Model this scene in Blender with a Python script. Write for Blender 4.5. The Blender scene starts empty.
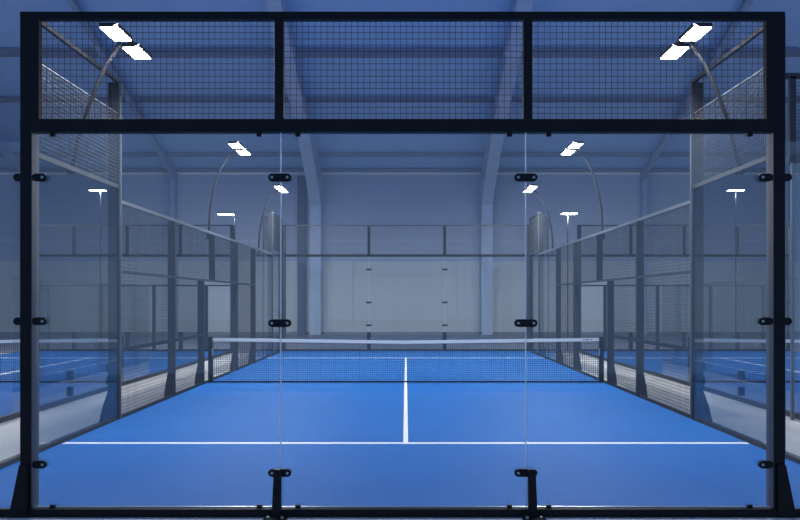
import bpy, bmesh, math
from mathutils import Vector, Matrix

# ------------------------------------------------------------------ basics
scene = bpy.context.scene
C = scene.collection
H = 1.68            # eye height
Y0 = 6.43           # near end of the court
Y1 = 26.45          # far end
YN = 16.45          # net
HW = 4.02           # half width of the court

def R(d): return math.radians(d)

# ------------------------------------------------------------------ materials
def mat(name, col, rough=0.6, metal=0.0, spec=0.5, noise=0.0, nscale=4.0, bump=0.0, bscale=60.0):
    m = bpy.data.materials.new(name); m.use_nodes = True
    nt = m.node_tree; b = nt.nodes['Principled BSDF']
    b.inputs['Base Color'].default_value = (*col, 1)
    b.inputs['Roughness'].default_value = rough
    b.inputs['Metallic'].default_value = metal
    b.inputs['Specular IOR Level'].default_value = spec
    if noise or bump:
        tc = nt.nodes.new('ShaderNodeTexCoord')
    if noise:
        n = nt.nodes.new('ShaderNodeTexNoise'); n.inputs['Scale'].default_value = nscale
        n.inputs['Detail'].default_value = 6
        nt.links.new(tc.outputs['Object'], n.inputs['Vector'])
        r = nt.nodes.new('ShaderNodeValToRGB')
        r.color_ramp.elements[0].position = 0.3; r.color_ramp.elements[1].position = 0.7
        r.color_ramp.elements[0].color = (*[c*(1-noise) for c in col], 1)
        r.color_ramp.elements[1].color = (*[min(1, c*(1+noise)) for c in col], 1)
        nt.links.new(n.outputs['Fac'], r.inputs['Fac'])
        nt.links.new(r.outputs['Color'], b.inputs['Base Color'])
    if bump:
        n2 = nt.nodes.new('ShaderNodeTexNoise'); n2.inputs['Scale'].default_value = bscale
        nt.links.new(tc.outputs['Object'], n2.inputs['Vector'])
        bp = nt.nodes.new('ShaderNodeBump'); bp.inputs['Strength'].default_value = bump
        bp.inputs['Distance'].default_value = 0.01
        nt.links.new(n2.outputs['Fac'], bp.inputs['Height'])
        nt.links.new(bp.outputs['Normal'], b.inputs['Normal'])
    return m

M = {}
M['black'] = mat('black_steel', (0.005, 0.006, 0.008), 0.5, 0, 0.15, 0.15, 9)
M['frame'] = mat('dark_grey_steel', (0.024, 0.031, 0.045), 0.5, 0, 0.35, 0.12, 6)
M['rail']  = mat('grey_steel_rail', (0.11, 0.135, 0.17), 0.45, 0.2, 0.5, 0.1, 6)
M['channel'] = mat('lit_post_face_grey', (0.055, 0.065, 0.085), 0.5, 0, 0.4)  # lamplit tone for the inner faces of the front posts
M['channel2'] = mat('dark_post_steel', (0.016, 0.021, 0.030), 0.55, 0, 0.3)
M['wire']  = mat('black_wire', (0.012, 0.015, 0.022), 0.5)
M['wire_grey'] = mat('grey_wire', (0.045, 0.055, 0.075), 0.5, 0, 0.4)
M['bolt']  = mat('steel_bolt', (0.25, 0.32, 0.36), 0.4, 0.7)
M['edge']  = mat('sealed_joint', (0.66, 0.71, 0.78), 0.3)
M['silver'] = mat('bright_steel', (0.55, 0.57, 0.6), 0.3, 0.8)
M['blue']  = mat('blue_turf', (0.014, 0.135, 0.45), 0.6, 0, 0.06, 0.05, 1.2, 0.25, 90)
M['white'] = mat('white_paint_line', (0.85, 0.87, 0.92), 0.55)
M['tape']  = mat('white_net_tape', (0.98, 0.94, 0.86), 0.6)
M['net']   = mat('navy_net_cord', (0.006, 0.010, 0.022), 0.7)
M['pole']  = mat('lamp_pole_steel', (0.010, 0.013, 0.02), 0.5, 0, 0.3)
M['column'] = mat('pale_painted_steel', (0.52, 0.62, 0.80), 0.45, 0, 0.5, 0.05, 2)
M['column2'] = mat('blue_grey_painted_steel', (0.34, 0.44, 0.62), 0.6)
M['purlin'] = mat('blue_grey_purlin', (0.27, 0.30, 0.38), 0.6)
M['dark_strip'] = mat('dark_blue_grey_trim', (0.11, 0.14, 0.22), 0.6)
M['roof']  = mat('roof_sheet', (0.44, 0.65, 0.95), 0.6, 0, 0.3, 0.04, 1)
M['board'] = mat('grey_board', (0.30, 0.30, 0.31), 0.6, 0, 0.3, 0.05, 3)

def wallmat(name, lo, hi, zsplit, vertical=1.1):
    """pale cladding panels: seams as fine darker lines, horizontal ribs above"""
    m = mat(name, lo, 0.55, 0, 0.3)
    nt = m.node_tree; b = nt.nodes['Principled BSDF']; L = nt.links
    tc = nt.nodes.new('ShaderNodeTexCoord'); sp = nt.nodes.new('ShaderNodeSeparateXYZ')
    L.new(tc.outputs['Object'], sp.inputs[0])
    def mth(op, a, bb=None, v=None):
        n = nt.nodes.new('ShaderNodeMath'); n.operation = op
        L.new(a, n.inputs[0])
        if bb is not None: L.new(bb, n.inputs[1])
        if v is not None: n.inputs[1].default_value = v
        return n.outputs[0]
    up = mth('GREATER_THAN', sp.outputs['Z'], v=zsplit)
    a = mth('ADD', sp.outputs['X'], sp.outputs['Y'])
    seam = mth('LESS_THAN', mth('FRACT', mth('DIVIDE', a, v=vertical)), v=0.03)
    rib = mth('LESS_THAN', mth('FRACT', mth('DIVIDE', sp.outputs['Z'], v=0.5)), v=0.12)
    mx = nt.nodes.new('ShaderNodeMix'); mx.data_type = 'RGBA'
    L.new(up, mx.inputs['Factor'])
    mx.inputs['A'].default_value = (*lo, 1); mx.inputs['B'].default_value = (*hi, 1)  # bluer upper tone paints in the light fading above the lamps
    pat = nt.nodes.new('ShaderNodeMix'); pat.data_type = 'FLOAT'
    L.new(up, pat.inputs['Factor']); L.new(seam, pat.inputs['A']); L.new(rib, pat.inputs['B'])
    dk = mth('MULTIPLY', pat.outputs['Result'], v=0.10)
    m2 = nt.nodes.new('ShaderNodeMix'); m2.data_type = 'RGBA'; m2.blend_type = 'MIX'
    L.new(dk, m2.inputs['Factor']); L.new(mx.outputs['Result'], m2.inputs['A'])
    m2.inputs['B'].default_value = (0.05, 0.06, 0.08, 1)
    L.new(m2.outputs['Result'], b.inputs['Base Color'])
    return m
M['wall'] = wallmat('pale_wall_cladding', (0.68, 0.70, 0.69), (0.46, 0.53, 0.66), 3.6)
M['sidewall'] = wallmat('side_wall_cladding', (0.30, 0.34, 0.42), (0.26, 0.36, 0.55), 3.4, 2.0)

def concrete(name, c1, c2):
    m = mat(name, c1, 0.5, 0, 0.4)
    nt = m.node_tree; b = nt.nodes['Principled BSDF']; L = nt.links
    tc = nt.nodes.new('ShaderNodeTexCoord')
    mp = nt.nodes.new('ShaderNodeMapping'); mp.inputs['Scale'].default_value = (1.4, 0.45, 1)
    L.new(tc.outputs['Object'], mp.inputs['Vector'])
    n = nt.nodes.new('ShaderNodeTexNoise'); n.inputs['Scale'].default_value = 1.6; n.inputs['Detail'].default_value = 8
    L.new(mp.outputs[0], n.inputs['Vector'])
    r = nt.nodes.new('ShaderNodeValToRGB')
    r.color_ramp.elements[0].position = 0.35; r.color_ramp.elements[1].position = 0.68
    r.color_ramp.elements[0].color = (*c1, 1); r.color_ramp.elements[1].color = (*c2, 1)
    L.new(n.outputs['Fac'], r.inputs['Fac']); L.new(r.outputs['Color'], b.inputs['Base Color'])
    return m
M['floor2'] = concrete('dark_hall_floor', (0.20, 0.20, 0.24), (0.25, 0.25, 0.29))
M['concrete'] = concrete('polished_concrete', (0.54, 0.54, 0.53), (0.70, 0.69, 0.67))

def glassmat(name, tint, f0=0.045, rough=0.0):
    m = bpy.data.materials.new(name); m.use_nodes = True
    nt = m.node_tree; L = nt.links; nt.nodes.clear()
    out = nt.nodes.new('ShaderNodeOutputMaterial')
    tr = nt.nodes.new('ShaderNodeBsdfTransparent'); tr.inputs['Color'].default_value = (*tint, 1)
    gl = nt.nodes.new('ShaderNodeBsdfGlossy'); gl.inputs['Roughness'].default_value = rough
    lw = nt.nodes.new('ShaderNodeLayerWeight'); lw.inputs['Blend'].default_value = 0.5
    pw = nt.nodes.new('ShaderNodeMath'); pw.operation = 'POWER'; pw.inputs[1].default_value = 5
    fr = nt.nodes.new('ShaderNodeMath'); fr.operation = 'MULTIPLY_ADD'
    fr.inputs[1].default_value = 1-f0; fr.inputs[2].default_value = f0
    L.new(lw.outputs['Facing'], pw.inputs[0]); L.new(pw.outputs[0], fr.inputs[0])
    mx = nt.nodes.new('ShaderNodeMixShader')
    L.new(fr.outputs[0], mx.inputs[0]); L.new(tr.outputs[0], mx.inputs[1]); L.new(gl.outputs[0], mx.inputs[2])
    L.new(mx.outputs[0], out.inputs['Surface'])
    return m
M['glass'] = glassmat('clear_tempered_glass', (0.93, 0.955, 0.965))
M['glass2'] = glassmat('side_glass', (0.80, 0.845, 0.875))

def emis(name, col, s):
    m = bpy.data.materials.new(name); m.use_nodes = True
    b = m.node_tree.nodes['Principled BSDF']
    b.inputs['Base Color'].default_value = (1, 1, 1, 1)
    b.inputs['Emission Color'].default_value = (*col, 1); b.inputs['Emission Strength'].default_value = s
    return m
M['lamp'] = emis('led_panel', (1, 0.98, 0.94), 26)

# ------------------------------------------------------------------ mesh helpers
class MB:
    def __init__(s): s.bm = bmesh.new()
    def box(s, x0, x1, y0, y1, z0, z1):
        vs = [s.bm.verts.new(p) for p in ((x0,y0,z0),(x1,y0,z0),(x1,y1,z0),(x0,y1,z0),(x0,y0,z1),(x1,y0,z1),(x1,y1,z1),(x0,y1,z1))]
        for f in ((3,2,1,0),(4,5,6,7),(0,1,5,4),(1,2,6,5),(2,3,7,6),(3,0,4,7)): s.bm.faces.new([vs[i] for i in f])
        return s
    def prism(s, pts, a, v):      # extrude polygon pts (3-D) by vector v
        n = len(pts); v = Vector(v)
        A = [s.bm.verts.new(p) for p in pts]; B = [s.bm.verts.new(Vector(p)+v) for p in pts]
        s.bm.faces.new(A[::-1]); s.bm.faces.new(B)
        for i in range(n): s.bm.faces.new((A[i], A[(i+1)%n], B[(i+1)%n], B[i]))
        return s
    def tube(s, pts, r, seg=10, r2=None):
        pts = [Vector(p) for p in pts]; rings = []
        for i, p in enumerate(pts):
            t = (pts[min(i+1, len(pts)-1)] - pts[max(i-1, 0)]).normalized()
            u = t.cross(Vector((0,1,0)));
            if u.length < 1e-3: u = t.cross(Vector((1,0,0)))
            u.normalize(); w = t.cross(u)
            rr = r if r2 is None else r + (r2-r)*i/(len(pts)-1)
            rings.append([s.bm.verts.new(p + rr*(math.cos(k*2*math.pi/seg)*u + math.sin(k*2*math.pi/seg)*w)) for k in range(seg)])
        for a, b in zip(rings, rings[1:]):
            for k in range(seg): s.bm.faces.new((a[k], a[(k+1)%seg], b[(k+1)%seg], b[k]))
        s.bm.faces.new(rings[0][::-1]); s.bm.faces.new(rings[-1])
        return s
    def build(s, name, m, parent=None, bevel=0, smooth=False, label=None):
        bmesh.ops.recalc_face_normals(s.bm, faces=s.bm.faces)
        me = bpy.data.meshes.new(name); s.bm.to_mesh(me); s.bm.free()
        if smooth:
            for p in me.polygons: p.use_smooth = True
        me.materials.append(m)
        o = bpy.data.objects.new(name, me); C.objects.link(o)
        if parent is not None:
            o.parent = parent
            p = parent; off = Vector((0,0,0))
            while p is not None: off += p.location; p = p.parent
            o.location = -off
        if bevel:
            b = o.modifiers.new('bevel', 'BEVEL'); b.width = bevel; b.segments = 2; b.limit_method = 'ANGLE'
        if label: o['label'] = label
        return o

def tag(o, label, cat, group=None, kind=None):
    o['label'] = label; o['category'] = cat
    if group: o['group'] = group
    if kind: o['kind'] = kind
    return o
def struct(o):
    o['kind'] = 'structure'; return o
def thing(name, loc, label, cat, group=None):
    o = bpy.data.objects.new(name, None); C.objects.link(o); o.location = loc
    o.empty_display_size = 0.2
    return tag(o, label, cat, group)
def S(a, b): return (a, b) if a < b else (b, a)

def grid_xz(x0, x1, y, z0, z1, step, t):       # wire grid in the XZ plane
    b = MB(); n = max(1, round((x1-x0)/step)); h = t/2
    for i in range(n+1):
        x = x0+(x1-x0)*i/n; b.box(x-h, x+h, y-h, y+h, z0, z1)
    n = max(1, round((z1-z0)/step))
    for i in range(n+1):
        z = z0+(z1-z0)*i/n; b.box(x0, x1, y-t*1.5, y-h, z-h, z+h)
    return b
def grid_yz(x, y0, y1, z0, z1, step, t):
    b = MB(); n = max(1, round((y1-y0)/step)); h = t/2
    for i in range(n+1):
        y = y0+(y1-y0)*i/n; b.box(x-h, x+h, y-h, y+h, z0, z1)
    n = max(1, round((z1-z0)/step))
    for i in range(n+1):
        z = z0+(z1-z0)*i/n; b.box(x+h, x+t*1.5, y0, y1, z-h, z+h)
    return b

# ------------------------------------------------------------------ room shell
G = -0.05
XW = 21.0; YB = 40.0; YF = -6.0
struct(MB().box(-XW, XW, YF, YB, G-0.2, G).build('floor', M['concrete']))
struct(MB().box(-XW, XW, Y1+0.12, YB, G, G+0.006).build('floor', M['floor2']))
struct(MB().box(-XW-0.2, XW+0.2, YB, YB+0.3, G, 9.2).build('wall_back', M['wall']))
struct(MB().box(-XW-0.3, -XW, YF, YB, G, 18).build('wall_left', M['sidewall']))
struct(MB().box(XW, XW+0.3, YF, YB, G, 18).build('wall_right', M['sidewall']))
def roofz(y): return 8.15 + 0.335*(YB-y) if y >= 17 else 8.15 + 0.335*(YB-17) - 0.335*(17-y)
rp = [(-XW, YB+0.1, roofz(YB)), (-XW, 17, roofz(17)), (-XW, YF, roofz(YF)),
      (-XW, YF, roofz(YF)+0.2), (-XW, 17, roofz(17)+0.2), (-XW, YB+0.1, roofz(YB)+0.2)]
struct(MB().prism(rp, None, (2*XW, 0, 0)).build('ceiling', M['roof']))
# eaves rail and ribs of the back wall
struct(MB().box(-XW, XW, YB-0.10, YB, 7.90, 8.00).build('trim_1', M['tape']))
struct(MB().box(-XW, XW, YB-0.16, YB, 8.02, 8.16).build('trim_2', M['purlin']))
struct(MB().box(-XW, XW, YB-0.04, YB, 4.55, 4.62).build('trim_3', M['column']))
struct(MB().box(-XW, XW, YB-0.05, YB, G, 0.10).build('baseboard_back', M['board']))
# dark blue-grey strip on the back wall, left of the column
struct(MB().box(-5.35, -4.95, YB-0.2, YB, G, 7.8).build('trim_4', M['dark_strip']))

# portal frames: column on the back wall and a rafter rising toward the ridge
def portal(x, label, hs=1.0):
    k = 1.0 if hs == 1.0 else 0.38
    t = thing('portal_frame', (x, YB-0.35, G), label, 'steel frame', 'steel portal frames of the hall')
    w = 0.27*k; tf = 0.03; cm = M['column'] if k == 1.0 else M['column2']
    c = MB()
    c.box(x-w, x+w, YB-0.62, YB-0.59, G, 7.6).box(x-w, x+w, YB-0.05, YB-0.02, G, 7.6).box(x-tf, x+tf, YB-0.6, YB-0.03, G, 7.6)
    c.build('column', cm, t)
    # haunched rafter, I section
    r = MB()
    ys = [YB-0.02, 38.4, 36.6, 34.2, 31, 27, 22, 17, 10, 2, YF]
    dep = [1.9, 1.35, 1.0, 0.72, 0.62, 0.60, 0.6, 0.6, 0.6, 0.6, 0.6]
    for (ya, da), (yb, db) in zip(zip(ys, dep), zip(ys[1:], dep[1:])):
        da = (0.6+(da-0.6)*hs)*k; db = (0.6+(db-0.6)*hs)*k
        za, zb = roofz(ya)-0.30, roofz(yb)-0.30
        r.prism([(x-tf, ya, za), (x-tf, yb, zb), (x-tf, yb, zb-db), (x-tf, ya, za-da)], None, (2*tf, 0, 0))
        r.prism([(x-w, ya, za-da), (x-w, yb, zb-db), (x-w, yb, zb-db-0.04), (x-w, ya, za-da-0.04)], None, (2*w, 0, 0))
        r.prism([(x-w, ya, za+0.04), (x-w, yb, zb+0.04), (x-w, yb, zb), (x-w, ya, za)], None, (2*w, 0, 0))
    r.build('rafter', cm, t)
    b = MB(); b.box(x-w-0.05, x+w+0.05, YB-0.7, YB-0.02, G, G+0.04); b.build('base_plate', M['purlin'], t)
portal(-4.42, 'pale steel portal frame on the back wall left of centre')
portal(3.98, 'pale steel portal frame on the back wall right of centre')
portal(-11.4, 'pale steel portal frame at the left, seen above the left mesh fence', 0.1)
portal(11.7, 'pale steel portal frame at the right, seen above the right mesh fence', 0.1)
portal(-18.6, 'pale steel portal frame near the left side wall', 0.1)
portal(18.6, 'pale steel portal frame near the right side wall', 0.1)
PN = ['lowest grey roof purlin, just above the back wall rail', 'second grey roof purlin up from the back wall',
      'dark roof purlin crossing behind the upper half of the top mesh', 'grey roof purlin nearest the top edge of the photo']
for i, (y, h, w) in enumerate(((38.4, 0.18, 0.12), (33.9, 0.20, 0.14), (30.75, 0.26, 0.24), (27.4, 0.18, 0.14))):
    z = roofz(y)
    o = MB().box(-XW, XW, y-w/2, y+w/2, z-h, z+0.02).build('roof_purlin', M['purlin'])
    tag(o, PN[i], 'roof beam', 'roof purlins')

# ------------------------------------------------------------------ court surfaces
def court(xc, hw, hwline, label, cy=None):
    t = thing('court_surface', (xc, YN, G), label, 'court', 'blue padel court surfaces')
    MB().box(xc-hw, xc+hw, Y0+0.05, Y1-0.035, G, 0).build('turf', M['blue'], t)
    z = 0.004
    for ys in (YN-6.95, YN+6.95):
        MB().box(xc-hw+0.02, xc+hw-0.02, ys-0.10, ys-0.005, 0, z).build('service_line', M['white'], t)
    lw = 0.028 if abs(xc) < 1 else 0.08
    MB().box(xc-lw, xc+lw, YN-6.95, YN+6.95, 0, z+0.001).build('centre_line', M['white'], t)
    return t
court(0.0, HW+0.01, 0, 'blue padel court with white lines in the middle, behind the front glass')
court(-9.15, 3.37, 0, 'blue neighbouring court surface beyond the left walkway')
court(9.15, 3.37, 0, 'blue neighbouring court surface beyond the right walkway')

# ------------------------------------------------------------------ fence kit
def post_x(x, sgn, y, z1, parent, m='frame', w=0.15, d=0.06, gus=True, z0=G, gw=0.07):
    xa, xb = S(x, x+sgn*w)
    p = MB().box(xa, xb, y-d/2, y+d/2, z0, z1).build('post', M[m], parent, bevel=0.006)
    if gus:
        xo = x+sgn*w
        MB().prism([(xo, y-0.02, G), (xo+sgn*gw, y-0.02, G), (xo+sgn*gw*0.62, y-0.02, G+0.22), (xo, y-0.02, G+0.45)], None, (0, 0.04, 0)).build('foot_gusset', M[m], p)
    return p
def rail_y(x, sgn, y0, y1, z, parent, m='rail', h=0.05, w=0.05, name='rail'):
    xa, xb = S(x, x+sgn*w)
    return MB().box(xa, xb, y0, y1, z-h, z).build(name, M[m], parent)
def pane_y(x, y0, y1, z0, z1, parent, m='glass2', t=0.012):
    return MB().box(x-t/2, x+t/2, y0, y1, z0, z1).build('glass_pane', M[m], parent)

def clamp_pill(cx, y, cz, parent, w=0.185, h=0.062, d=0.03, bolts=(-1, 1)):
    """black pill shaped clamp in the XZ plane"""
    b = MB(); r = h/2; pts = []
    for k in range(9):
        a = R(-90+180*k/8); pts.append((cx+w/2-r+r*math.cos(a), y, cz+r*math.sin(a)))
    for k in range(9):
        a = R(90+180*k/8); pts.append((cx-w/2+r+r*math.cos(a), y, cz+r*math.sin(a)))
    b.prism(pts, None, (0, d, 0))
    c = b.build('glass_clamp', M['black'], parent, bevel=0.003)
    for s in bolts:
        x = cx+s*(w/2-r)
        MB().tube([(x, y-0.004, cz), (x, y+0.004, cz)], 0.011, 10).build('bolt', M['bolt'], c)
    return c

# ------------------------------------------------------------------ front end wall
FX = -0.012
t = thing('front_end_wall', (FX, Y0, G), 'black framed glass end wall with mesh band on top, nearest the viewer', 'glass wall')
XL, XR = -3.07, 3.036
yf = Y0
for sx, xo in ((1, XL), (-1, XR)):
    a, b_ = S(xo, xo+sx*0.088)
    p = MB().box(a, b_, yf, yf+0.13, G, 3.98).build('post', M['black'], t, bevel=0.004)
    MB().box(*S(xo+sx*0.088, xo+sx*0.150), yf, yf+0.06, 3.125, 3.922).build('upper_post', M['black'], p)
    # inner post face below the beam, lamplight painted in as lighter grey
    xi = xo+sx*0.088
    a, b_ = S(xi, xi+sx*0.006)
    MB().box(a, b_, yf+0.005, yf+0.13, 0.02, 3.02).build('lit_inner_face', M['channel'], p, label='inner face with lamplight painted in as lighter grey')
    # slanted foot gusset, outside
    MB().prism([(xo, yf-0.03, G), (xo-sx*0.075, yf-0.03, G), (xo-sx*0.072, yf-0.03, G+0.03), (xo+sx*0.008, yf-0.03, 0.37), (xo+sx*0.07, yf-0.03, 0.37), (xo+sx*0.07, yf-0.03, G)], None, (0, 0.05, 0)).build('foot_gusset', M['black'], p)
MB().box(XL, XR, yf-0.002, yf+0.07, 3.922, 3.982).build('top_beam', M['black'], t, bevel=0.004)
MB().box(XL, XR, yf-0.003, yf+0.09, 3.022, 3.125).build('middle_beam', M['black'], t, bevel=0.004)
MB().box(-4.06, 4.06, yf-0.02, yf+0.03, G, 0.015).build('bottom_beam', M['black'], t, bevel=0.004)
MB().box(-2.98, 2.96, yf+0.031, yf+0.05, 0.0, 0.024).build('glass_channel', M['silver'], t, label='bright steel channel under the glass')
xs = [-0.996, 0.972]
for x in (-1.003, 0.984):
    MB().box(x-0.037, x+0.037, yf, yf+0.06, 3.12, 3.93).build('mullion', M['black'], t, bevel=0.003)
segs = [(XL+0.150, -1.04), (-0.966, 0.947), (1.021, XR-0.150)]
for a, b_ in segs:
    grid_xz(a, b_, yf+0.035, 3.125, 3.922, 0.0485, 0.0035).build('mesh_panel', M['wire'], t)
gy = yf+0.045
gl = [(-2.985, -0.996-0.006), (-0.996+0.006, 0.972-0.006), (0.972+0.006, 2.96)]
for a, b_ in gl:
    p = MB().box(a, b_, gy-0.006, gy+0.006, 0.02, 3.03).build('glass_pane', M['glass'], t)
for x in xs:
    MB().box(x-0.0045, x+0.0045, gy-0.005, gy+0.005, 0.02, 3.03).build('glass_joint', M['edge'], t, label='thin pale vertical joint between panes')
    for z in (2.66, 1.495, 0.298):
        clamp_pill(x-0.003, gy-0.042, z, t)
for x0, xt in ((-1.04, -1.018), (1.008, 1.03)):
    pass
# short black stub posts under the joints
for x, lean in ((-1.018, 0.016), (1.018, -0.016)):
    MB().prism([(x-0.036, yf-0.05, G), (x+0.036, yf-0.05, G), (x+0.030+lean*0.6, yf-0.05, 0.335), (x-0.030+lean*0.6, yf-0.05, 0.335)], None, (0, 0.045, 0)).build('stub_post', M['black'], t, bevel=0.004)
    for dx in (-0.055, 0.055):
        MB().tube([(x+dx, yf-0.10, G), (x+dx, yf-0.10, G+0.03)], 0.012, 8).build('ground_bolt', M['bolt'], t)
    MB().box(x-0.09, x+0.09, yf-0.14, yf-0.045, G, G+0.012).build('foot_plate', M['black'], t)
# clips on the beams
for px in (54, 260, 298.5, 509.5, 548.5, 749):
    x = (px-405)/124.5
    MB().box(x-0.02, x+0.02, gy-0.03, gy-0.007, 2.99, 3.03).build('pane_clip', M['black'], t)
    MB().box(x-0.02, x+0.02, gy-0.03, gy-0.007, 0.015, 0.040).build('pane_clip', M['black'], t)
# corner clamps
for sx, xo in ((1, XL), (-1, XR)):
    for z in (2.66, 1.51, 0.365):
        cx = xo+sx*0.15
        clamp_pill(cx, gy-0.042, z, t, w=0.115, bolts=((1,) if sx > 0 else (-1,)))
        if z > 1:
            clamp_pill(xo-sx*0.02, gy-0.042, z, t, w=0.075, bolts=())
front = t
# narrow outer panes
for sx, xo in ((-1, XL), (1, XR)):
    a, b_ = S(xo, sx*4.0)
    MB().box(a, b_, gy-0.006, gy+0.006, 0.02, 2.95).build('glass_pane', M['glass'], t)

front.location.x -= 0.008
# ------------------------------------------------------------------ side enclosures of the main court
def side(sgn, word):
    x = sgn*(HW+(0.018 if sgn > 0 else 0.015))
    # near tall glass and mesh section
    t = thing('tall_side_enclosure', (x, 10.1, G), f'tall {word} side enclosure of glass under mesh, just behind the front wall', 'glass wall', 'tall side enclosures')
    a, b_ = 8.72, 11.38
    post_x(x, sgn, a, 4.74, t, w=0.06, gus=False); post_x(x, sgn, b_, 4.74, t, m='channel2', w=0.16, gw=0.13)
    rail_y(x, sgn, a-0.03, b_+0.03, 4.79, t, h=0.05, w=0.045, m='frame', name='top_rail')
    rail_y(x, sgn, a, b_, 4.30, t, h=0.012, w=0.012, name='mesh_top_rod')
    rail_y(x, sgn, a, b_, 3.30, t, m='frame', h=0.055, w=0.04, name='middle_rail')
    rail_y(x+sgn*0.02, sgn, a-2.2, b_, 0.04, t, m='frame', h=0.09, w=0.07, name='base_beam')
    grid_yz(x+sgn*0.01, a, b_, 3.30, 4.30, 0.05, 0.005).build('mesh_panel', M['wire_grey'], t)
    pane_y(x+sgn*0.02, a+0.03, b_-0.03, 0.05, 3.24, t)
    MB().box(*S(x-sgn*0.012, x-sgn*0.002), b_+0.012, b_+0.032, 0.0, 4.74).build('edge_strip', M['rail'], t, label='lighter steel edge strip on the post')
    # mesh fence
    f = thing('mesh_fence', (x, 16.4, G), f'grey steel mesh fence along the {word} side of the middle court', 'fence', 'mesh side fences')
    ys = [14.12, 16.15, 19.4, 21.65]
    for y in ys:
        post_x(x, sgn, y, 2.1 if y == 16.15 else 3.06, f, w=0.13, m='channel2')
    post_x(x, sgn, 17.05, 3.06, f, w=0.12, gus=False, z0=2.1, m='channel2')
    rail_y(x, sgn, b_+0.04, 21.67, 3.10, f, h=0.05, name='top_rail')
    rail_y(x, sgn, b_+0.04, 21.65, 2.10, f, m='channel2', h=0.04, name='middle_rail')
    rail_y(x, sgn, b_+0.04, 16.15, 1.0, f, m='black', h=0.055, name='lower_rail')
    rail_y(x+sgn*0.02, sgn, b_+0.04, 21.67, 0.03, f, m='channel2', h=0.08, w=0.05, name='base_beam')
    for (ya, yb) in ((b_+0.04, 14.1), (14.15, 16.13), (19.43, 21.62)):
        grid_yz(x+sgn*0.01, ya, yb, 0.05, 2.06, 0.05, 0.0042).build('mesh_panel', M['wire'], f)
    for (ya, yb) in ((b_+0.04, 14.1), (14.15, 17.02), (17.08, 19.37), (19.43, 21.62)):
        grid_yz(x+sgn*0.01, ya, yb, 2.10, 3.05, 0.05, 0.0042).build('mesh_panel', M['wire'], f)
    # low glass, then far tall box
    g = thing('far_side_enclosure', (x, 24, G), f'far {word} side enclosure of glass with raised mesh corner', 'glass wall', 'far side enclosures')
    post_x(x, sgn, 24.5, 4.33, g, m='channel2'); post_x(x, sgn, 26.4, 4.0, g, m='channel2')
    rail_y(x, sgn, 21.70, 24.45, 3.10, g, h=0.05, name='low_top_rail')
    rail_y(x+sgn*0.02, sgn, 21.70, 26.4, 0.03, g, m='channel2', h=0.08, w=0.05, name='base_beam')
    rail_y(x, sgn, 24.5, 26.4, 4.36, g, h=0.05, name='top_rail')
    rail_y(x, sgn, 24.5, 26.4, 3.2, g, h=0.05, name='middle_rail')
    pane_y(x+sgn*0.02, 21.70, 24.46, 0.05, 3.03, g); pane_y(x+sgn*0.02, 24.54, 26.36, 0.05, 3.15, g)
    grid_yz(x+sgn*0.01, 24.5, 26.4, 3.2, 4.31, 0.05, 0.006).build('mesh_panel', M['wire'], g)
    MB().box(*S(x+sgn*0.15, x+sgn*0.30), 24.47, 24.53, 4.18, 4.22).build('return_rail', M['frame'], g)
    grid_xz(*S(x+sgn*0.15, x+sgn*0.30), 24.5, 3.1, 4.18, 0.03, 0.010).build('return_panel', M['wire'], g)
    MB().box(*S(x+sgn*0.28, x+sgn*0.31), 24.48, 24.52, G, 4.22).build('return_post', M['channel2'], g)
    MB().box(*S(x-sgn*0.012, x-sgn*0.002), 24.45, 24.5, 3.2, 4.36).build('edge_strip', M['rail'], g, label='lighter steel edge strip on the post')
side(-1, 'left'); side(1, 'right')

# ------------------------------------------------------------------ far end walls
def end_wall(xs, label, outer=False):
    xc = (xs[0]+xs[-1])/2
    t = thing('far_end_wall', (xc, Y1, G), label, 'glass wall', 'far end walls')
    y = Y1
    for i, x in enumerate(xs):
        if i in (0, len(xs)-1):
            MB().box(x-0.06, x+0.06, y, y+0.1, G, 4.15).build('post', M['frame'], t)
        else:
            MB().box(x-0.045, x+0.045, y, y+0.06, 3.12, 4.1).build('mullion', M['black'], t)
            MB().box(x-0.06, x+0.06, y+0.03, y+0.1, G, 0.62).build('stub_post', M['black'], t)
            if not outer:
                for z in (2.68, 1.6, 0.85): clamp_pill(x, y-0.04, z, t, w=0.20, h=0.06)
    MB().box(xs[0], xs[-1], y, y+0.06, 4.11, 4.15).build('top_beam', M['frame'], t)
    MB().box(xs[0], xs[-1], y, y+0.06, 3.10, 3.18).build('middle_beam', M['black'], t)
    MB().box(xs[0], xs[-1], y-0.03, y+0.06, G, 0.06).build('bottom_beam', M['black'], t)
    if outer:
        MB().box(xs[0], xs[-1], y+0.01, y+0.06, 2.13, 2.18).build('lower_rail', M['frame'], t)
        n = len(xs)
        for i in range(1, n): 
            x = (xs[i-1]+xs[i])/2
            MB().box(x-0.05, x+0.05, y+0.01, y+0.07, G, 2.15).build('lower_post', M['frame'], t)
    for a, b_ in zip(xs, xs[1:]):
        MB().box(a+0.02, b_-0.02, y+0.01, y+0.022, 0.06, 3.10).build('glass_pane', M['glass'], t)
        grid_xz(a+0.02, b_-0.02, y+0.03, 3.16, 4.12, 0.05, 0.004).build('mesh_panel', M['wire_grey'], t)
end_wall([-4.0, -1.21, 1.28, 4.0], 'distant end wall of the middle court, glass with mesh above, behind the net')
end_wall([-12.6, -10.9, -9.15, -7.4, -5.7], 'distant end wall of the neighbouring court on the left', True)
end_wall([5.7, 7.4, 9.15, 10.9, 12.6], 'distant end wall of the neighbouring court on the right', True)

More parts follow.
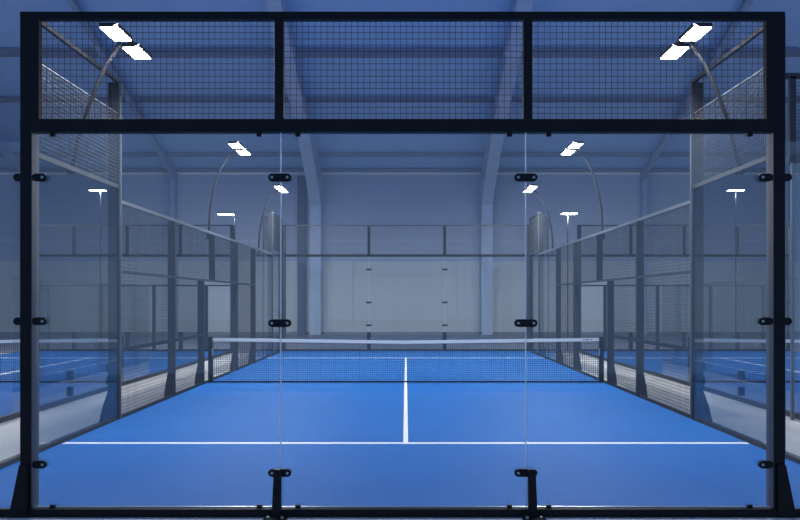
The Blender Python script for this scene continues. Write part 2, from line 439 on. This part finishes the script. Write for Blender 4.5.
# ------------------------------------------------------------------ nets
def net(xc, hw, label, main=False):
    t = thing('padel_net', (xc, YN, 0), label, 'net', 'padel nets')
    n = 24
    def top(x):
        u = abs(x-xc)/hw; return 0.85+0.055*u
    b = MB()
    for i in range(n):
        xa = xc-hw+2*hw*i/n; xb = xc-hw+2*hw*(i+1)/n
        b.prism([(xa, YN-0.012, top(xa)-0.065), (xb, YN-0.012, top(xb)-0.065), (xb, YN-0.012, top(xb)), (xa, YN-0.012, top(xa))], None, (0, 0.024, 0))
    b.build('net_tape', M['tape'], t)
    w = MB(); st = 0.044; k = int(2*hw/st); th = 0.0036
    for i in range(k+1):
        x = xc-hw+2*hw*i/k; w.box(x-th, x+th, YN-th, YN+th, 0.01, top(x)-0.05)
    for j in range(18):
        z = 0.02+j*0.045; w.box(xc-hw, xc+hw, YN-th, YN+th, z-th, z+th)
    w.build('net_mesh', M['net'], t)
    MB().box(xc-hw, xc+hw, YN-0.008, YN+0.008, 0.0, 0.03).build('bottom_cord', M['net'], t)
    for s in (-1, 1):
        x = xc+s*(hw+0.03)
        p = MB().box(x-0.045, x+0.045, YN-0.045, YN+0.045, 0, 0.93).build('net_post', M['black'], t, bevel=0.006)
        if main:
            MB().tube([(x-s*0.05, YN-0.05, 0.55), (x-s*0.05, YN-0.05, 0.70)], 0.012, 8).build('tension_ratchet', M['silver'], p)
    if main:
        for i, (dx, ww) in enumerate(((3.62, .03), (3.67, .02), (3.70, .03), (3.75, .015), (3.78, .025))):
            MB().box(dx, dx+ww, YN-0.0135, YN-0.012, 0.865, 0.885).build('tape_mark', M['black'], t)
net(0.005, 3.955, 'white-taped net across the middle court', True)
net(-9.15, 3.30, 'white-taped net of the neighbouring court on the left')
net(9.15, 3.30, 'white-taped net of the neighbouring court on the right')

# ------------------------------------------------------------------ neighbouring fences (side toward the walkway)
def nfence(sgn, word):
    x = sgn*5.68
    t = thing('neighbour_glass_fence', (x, 16, G), f'frameless glass fence with dark base beam on the far side of the {word} walkway', 'fence', 'neighbouring glass fences')
    rail_y(x, sgn, Y0, 26.4, 0.03, t, h=0.08, m='channel2', w=0.05, name='base_beam')
    for a, b_ in ((11.7, 13.68), (13.72, 15.48), (15.52, 17.9)):
        pane_y(x+sgn*0.025, a, b_, 0.03, 2.0, t, m='glass')
    for y, z in ((13.7, 0.40), (13.7, 0.13), (15.5, 0.38), (15.5, 0.13)):
        MB().box(*S(x-sgn*0.02, x+sgn*0.07), y-0.05, y+0.05, z-0.075, z+0.075).build('glass_clamp', M['black'], t, bevel=0.01)
nfence(-1, 'left'); nfence(1, 'right')
# raised frame of the neighbouring court at the right margin
t = thing('neighbour_end_frame', (6.3, 11.6, G), 'dark raised frame at the right margin beside the front wall post', 'frame')
MB().box(5.53, 5.62, 11.6, 11.66, 3.66, 4.9).build('post', M['frame'], t)
MB().box(5.56, 5.60, 11.61, 11.65, G, 3.66).build('lower_post', M['rail'], t)
MB().box(5.46, 7.6, 11.6, 11.66, 4.87, 4.95).build('top_beam', M['frame'], t)
MB().box(5.52, 7.6, 11.6, 11.66, 3.66, 3.78).build('middle_beam', M['frame'], t)
MB().box(7.5, 7.6, 11.6, 11.66, G, 4.9).build('post', M['frame'], t)
grid_xz(5.62, 7.5, 11.63, 3.78, 4.87, 0.05, 0.004).build('mesh_panel', M['wire'], t)
MB().box(5.62, 7.5, 11.625, 11.637, 0, 3.66).build('glass_pane', M['glass'], t)

# ------------------------------------------------------------------ floodlights
def area(x, y, z, sx, sy, power, col=(1, 0.97, 0.93), rot=(0, 0, 0), spread=180):
    l = bpy.data.lights.new('flood_lamp_light', 'AREA'); l.shape = 'RECTANGLE'; l.size = sx; l.size_y = sy
    l.energy = power; l.color = col; l.spread = R(spread)
    o = bpy.data.objects.new('flood_lamp_light', l); C.objects.link(o); o.location = (x, y, z); o.rotation_euler = rot
    return o
PW = 225
def flood(sgn, y, label, px=4.2, zt=4.9, base=2.98, power=PW, gy=0.0, reach=0.66, curve=((3.6, .02), (4.0, .09), (4.25, .16), (4.5, .26), (4.7, .38), (4.84, .51)), group='floodlights along the middle court'):
    t = thing('floodlight', (sgn*px, y, base), label, 'floodlight', group)
    pts = []
    for (z, dx) in ((base, 0), (max(base, 3.0)+(0.1 if base < 3.2 else 0.06), 0)) + tuple(curve) + ((zt+0.04, reach-0.08),):
        pts.append((sgn*(px-dx), y, z))
    MB().tube(pts, 0.030, 10, 0.022).build('curved_pole', M['pole'], t, smooth=True)
    MB().box(*S(sgn*(px-0.06), sgn*(px+0.04)), y-0.04, y+0.04, base, base+0.12).build('mounting_bracket', M['pole'], t)
    xh = sgn*(px-reach)
    MB().box(xh-0.03, xh+0.03, y-0.45, y+0.45, zt+0.05, zt+0.09).build('cross_arm', M['pole'], t)
    for dy in (-0.38, 0.38):
        h = MB().box(xh-0.115, xh+0.115, y+dy-0.25, y+dy+0.25, zt, zt+0.05).build('lamp_head', M['pole'], t, bevel=0.008)
        MB().box(xh-0.105, xh+0.105, y+dy-0.235, y+dy+0.235, zt-0.012, zt-0.001).build('led_panel', M['lamp'], h, label='glowing white panel')
        o = area(xh, y+dy, zt-0.02, 0.25, 0.54, power, rot=(0, R(sgn*28), 0))
        o.parent = h; o.location = Vector((xh, y+dy, zt-0.02))
    return t
for sgn, w in ((-1, 'left'), (1, 'right')):
    flood(sgn, 10.12, f'nearest {w} twin-head floodlight on a curved pole, seen through the top mesh', reach=0.70, base=3.26, power=PW*0.6, curve=((3.43, .03), (3.68, .09), (3.93, .16), (4.3, .29), (4.65, .45), (4.80, .55)))
    flood(sgn, 17.2, f'middle {w} twin-head floodlight on a curved pole above the {w} mesh fence')
    flood(sgn, 23.45, f'farthest {w} twin-head floodlight on a curved pole, beside the pane joint', px=4.28)
    # floodlights added out of view outside the neighbouring courts, to light the hall
    for y, k in ((10.0, 'near'), (17.0, 'middle'), (23.5, 'far')):
        flood(sgn, y, f'{k} added unseen floodlight on the outer side of the neighbouring court at the {w}', px=13.7, base=G, group='added outer floodlights')

def lamp_post(x, y, z, arm, label):
    t = thing('lamp_post', (x, y, G), label, 'lamp post', 'distant lamp posts')
    MB().tube([(x, y, G), (x, y, z+0.03)], 0.02, 10).build('pole', M['pole'], t)
    MB().box(x-0.10, x+0.10, y-0.10, y+0.10, G, G+0.02).build('base_plate', M['pole'], t)
    for s in (-1, 1):
        xc = x+arm+s*0.14
        h = MB().box(xc-0.12, xc+0.12, y-0.15, y+0.15, z+0.02, z+0.05).build('lamp_head', M['pole'], t)
        MB().box(xc-0.11, xc+0.11, y-0.14, y+0.14, z+0.0, z+0.019).build('led_panel', M['lamp'], h, label='glowing white panel')
        o = area(xc, y, z-0.01, 0.2, 0.3, 95, rot=(R(40), 0, 0), spread=130); o.parent = h; o.location = Vector((xc, y, z-0.03))  # light tilted to brighten the back wall, though the head is flat
lamp_post(-10.45, 27.6, 5.42, -0.1, 'distant twin lamp post seen through the left side glass')
lamp_post(11.3, 27.6, 5.42, 0.0, 'distant twin lamp post seen through the right side glass')
lamp_post(-5.85, 27.6, 4.60, -0.30, 'distant twin lamp post behind the left mesh fence')
lamp_post(5.55, 27.6, 4.62, 0.05, 'distant twin lamp post behind the right mesh fence')

# ------------------------------------------------------------------ world, camera, view
w = bpy.data.worlds.new('hall_air'); scene.world = w; w.use_nodes = True
bg = w.node_tree.nodes['Background']
bg.inputs['Color'].default_value = (0.25, 0.42, 0.76, 1); bg.inputs['Strength'].default_value = 1.28

cam = bpy.data.cameras.new('camera'); co = bpy.data.objects.new('camera', cam); C.objects.link(co)
co.location = (0, 0, H); co.rotation_euler = (R(90), 0, 0)
cam.sensor_width = 36; cam.lens = 36*806/800
cam.shift_x = -5.7/800; cam.shift_y = -(-40)/800
cam.clip_end = 200
scene.camera = co
scene.view_settings.view_transform = 'Standard'
scene.view_settings.exposure = 0.0
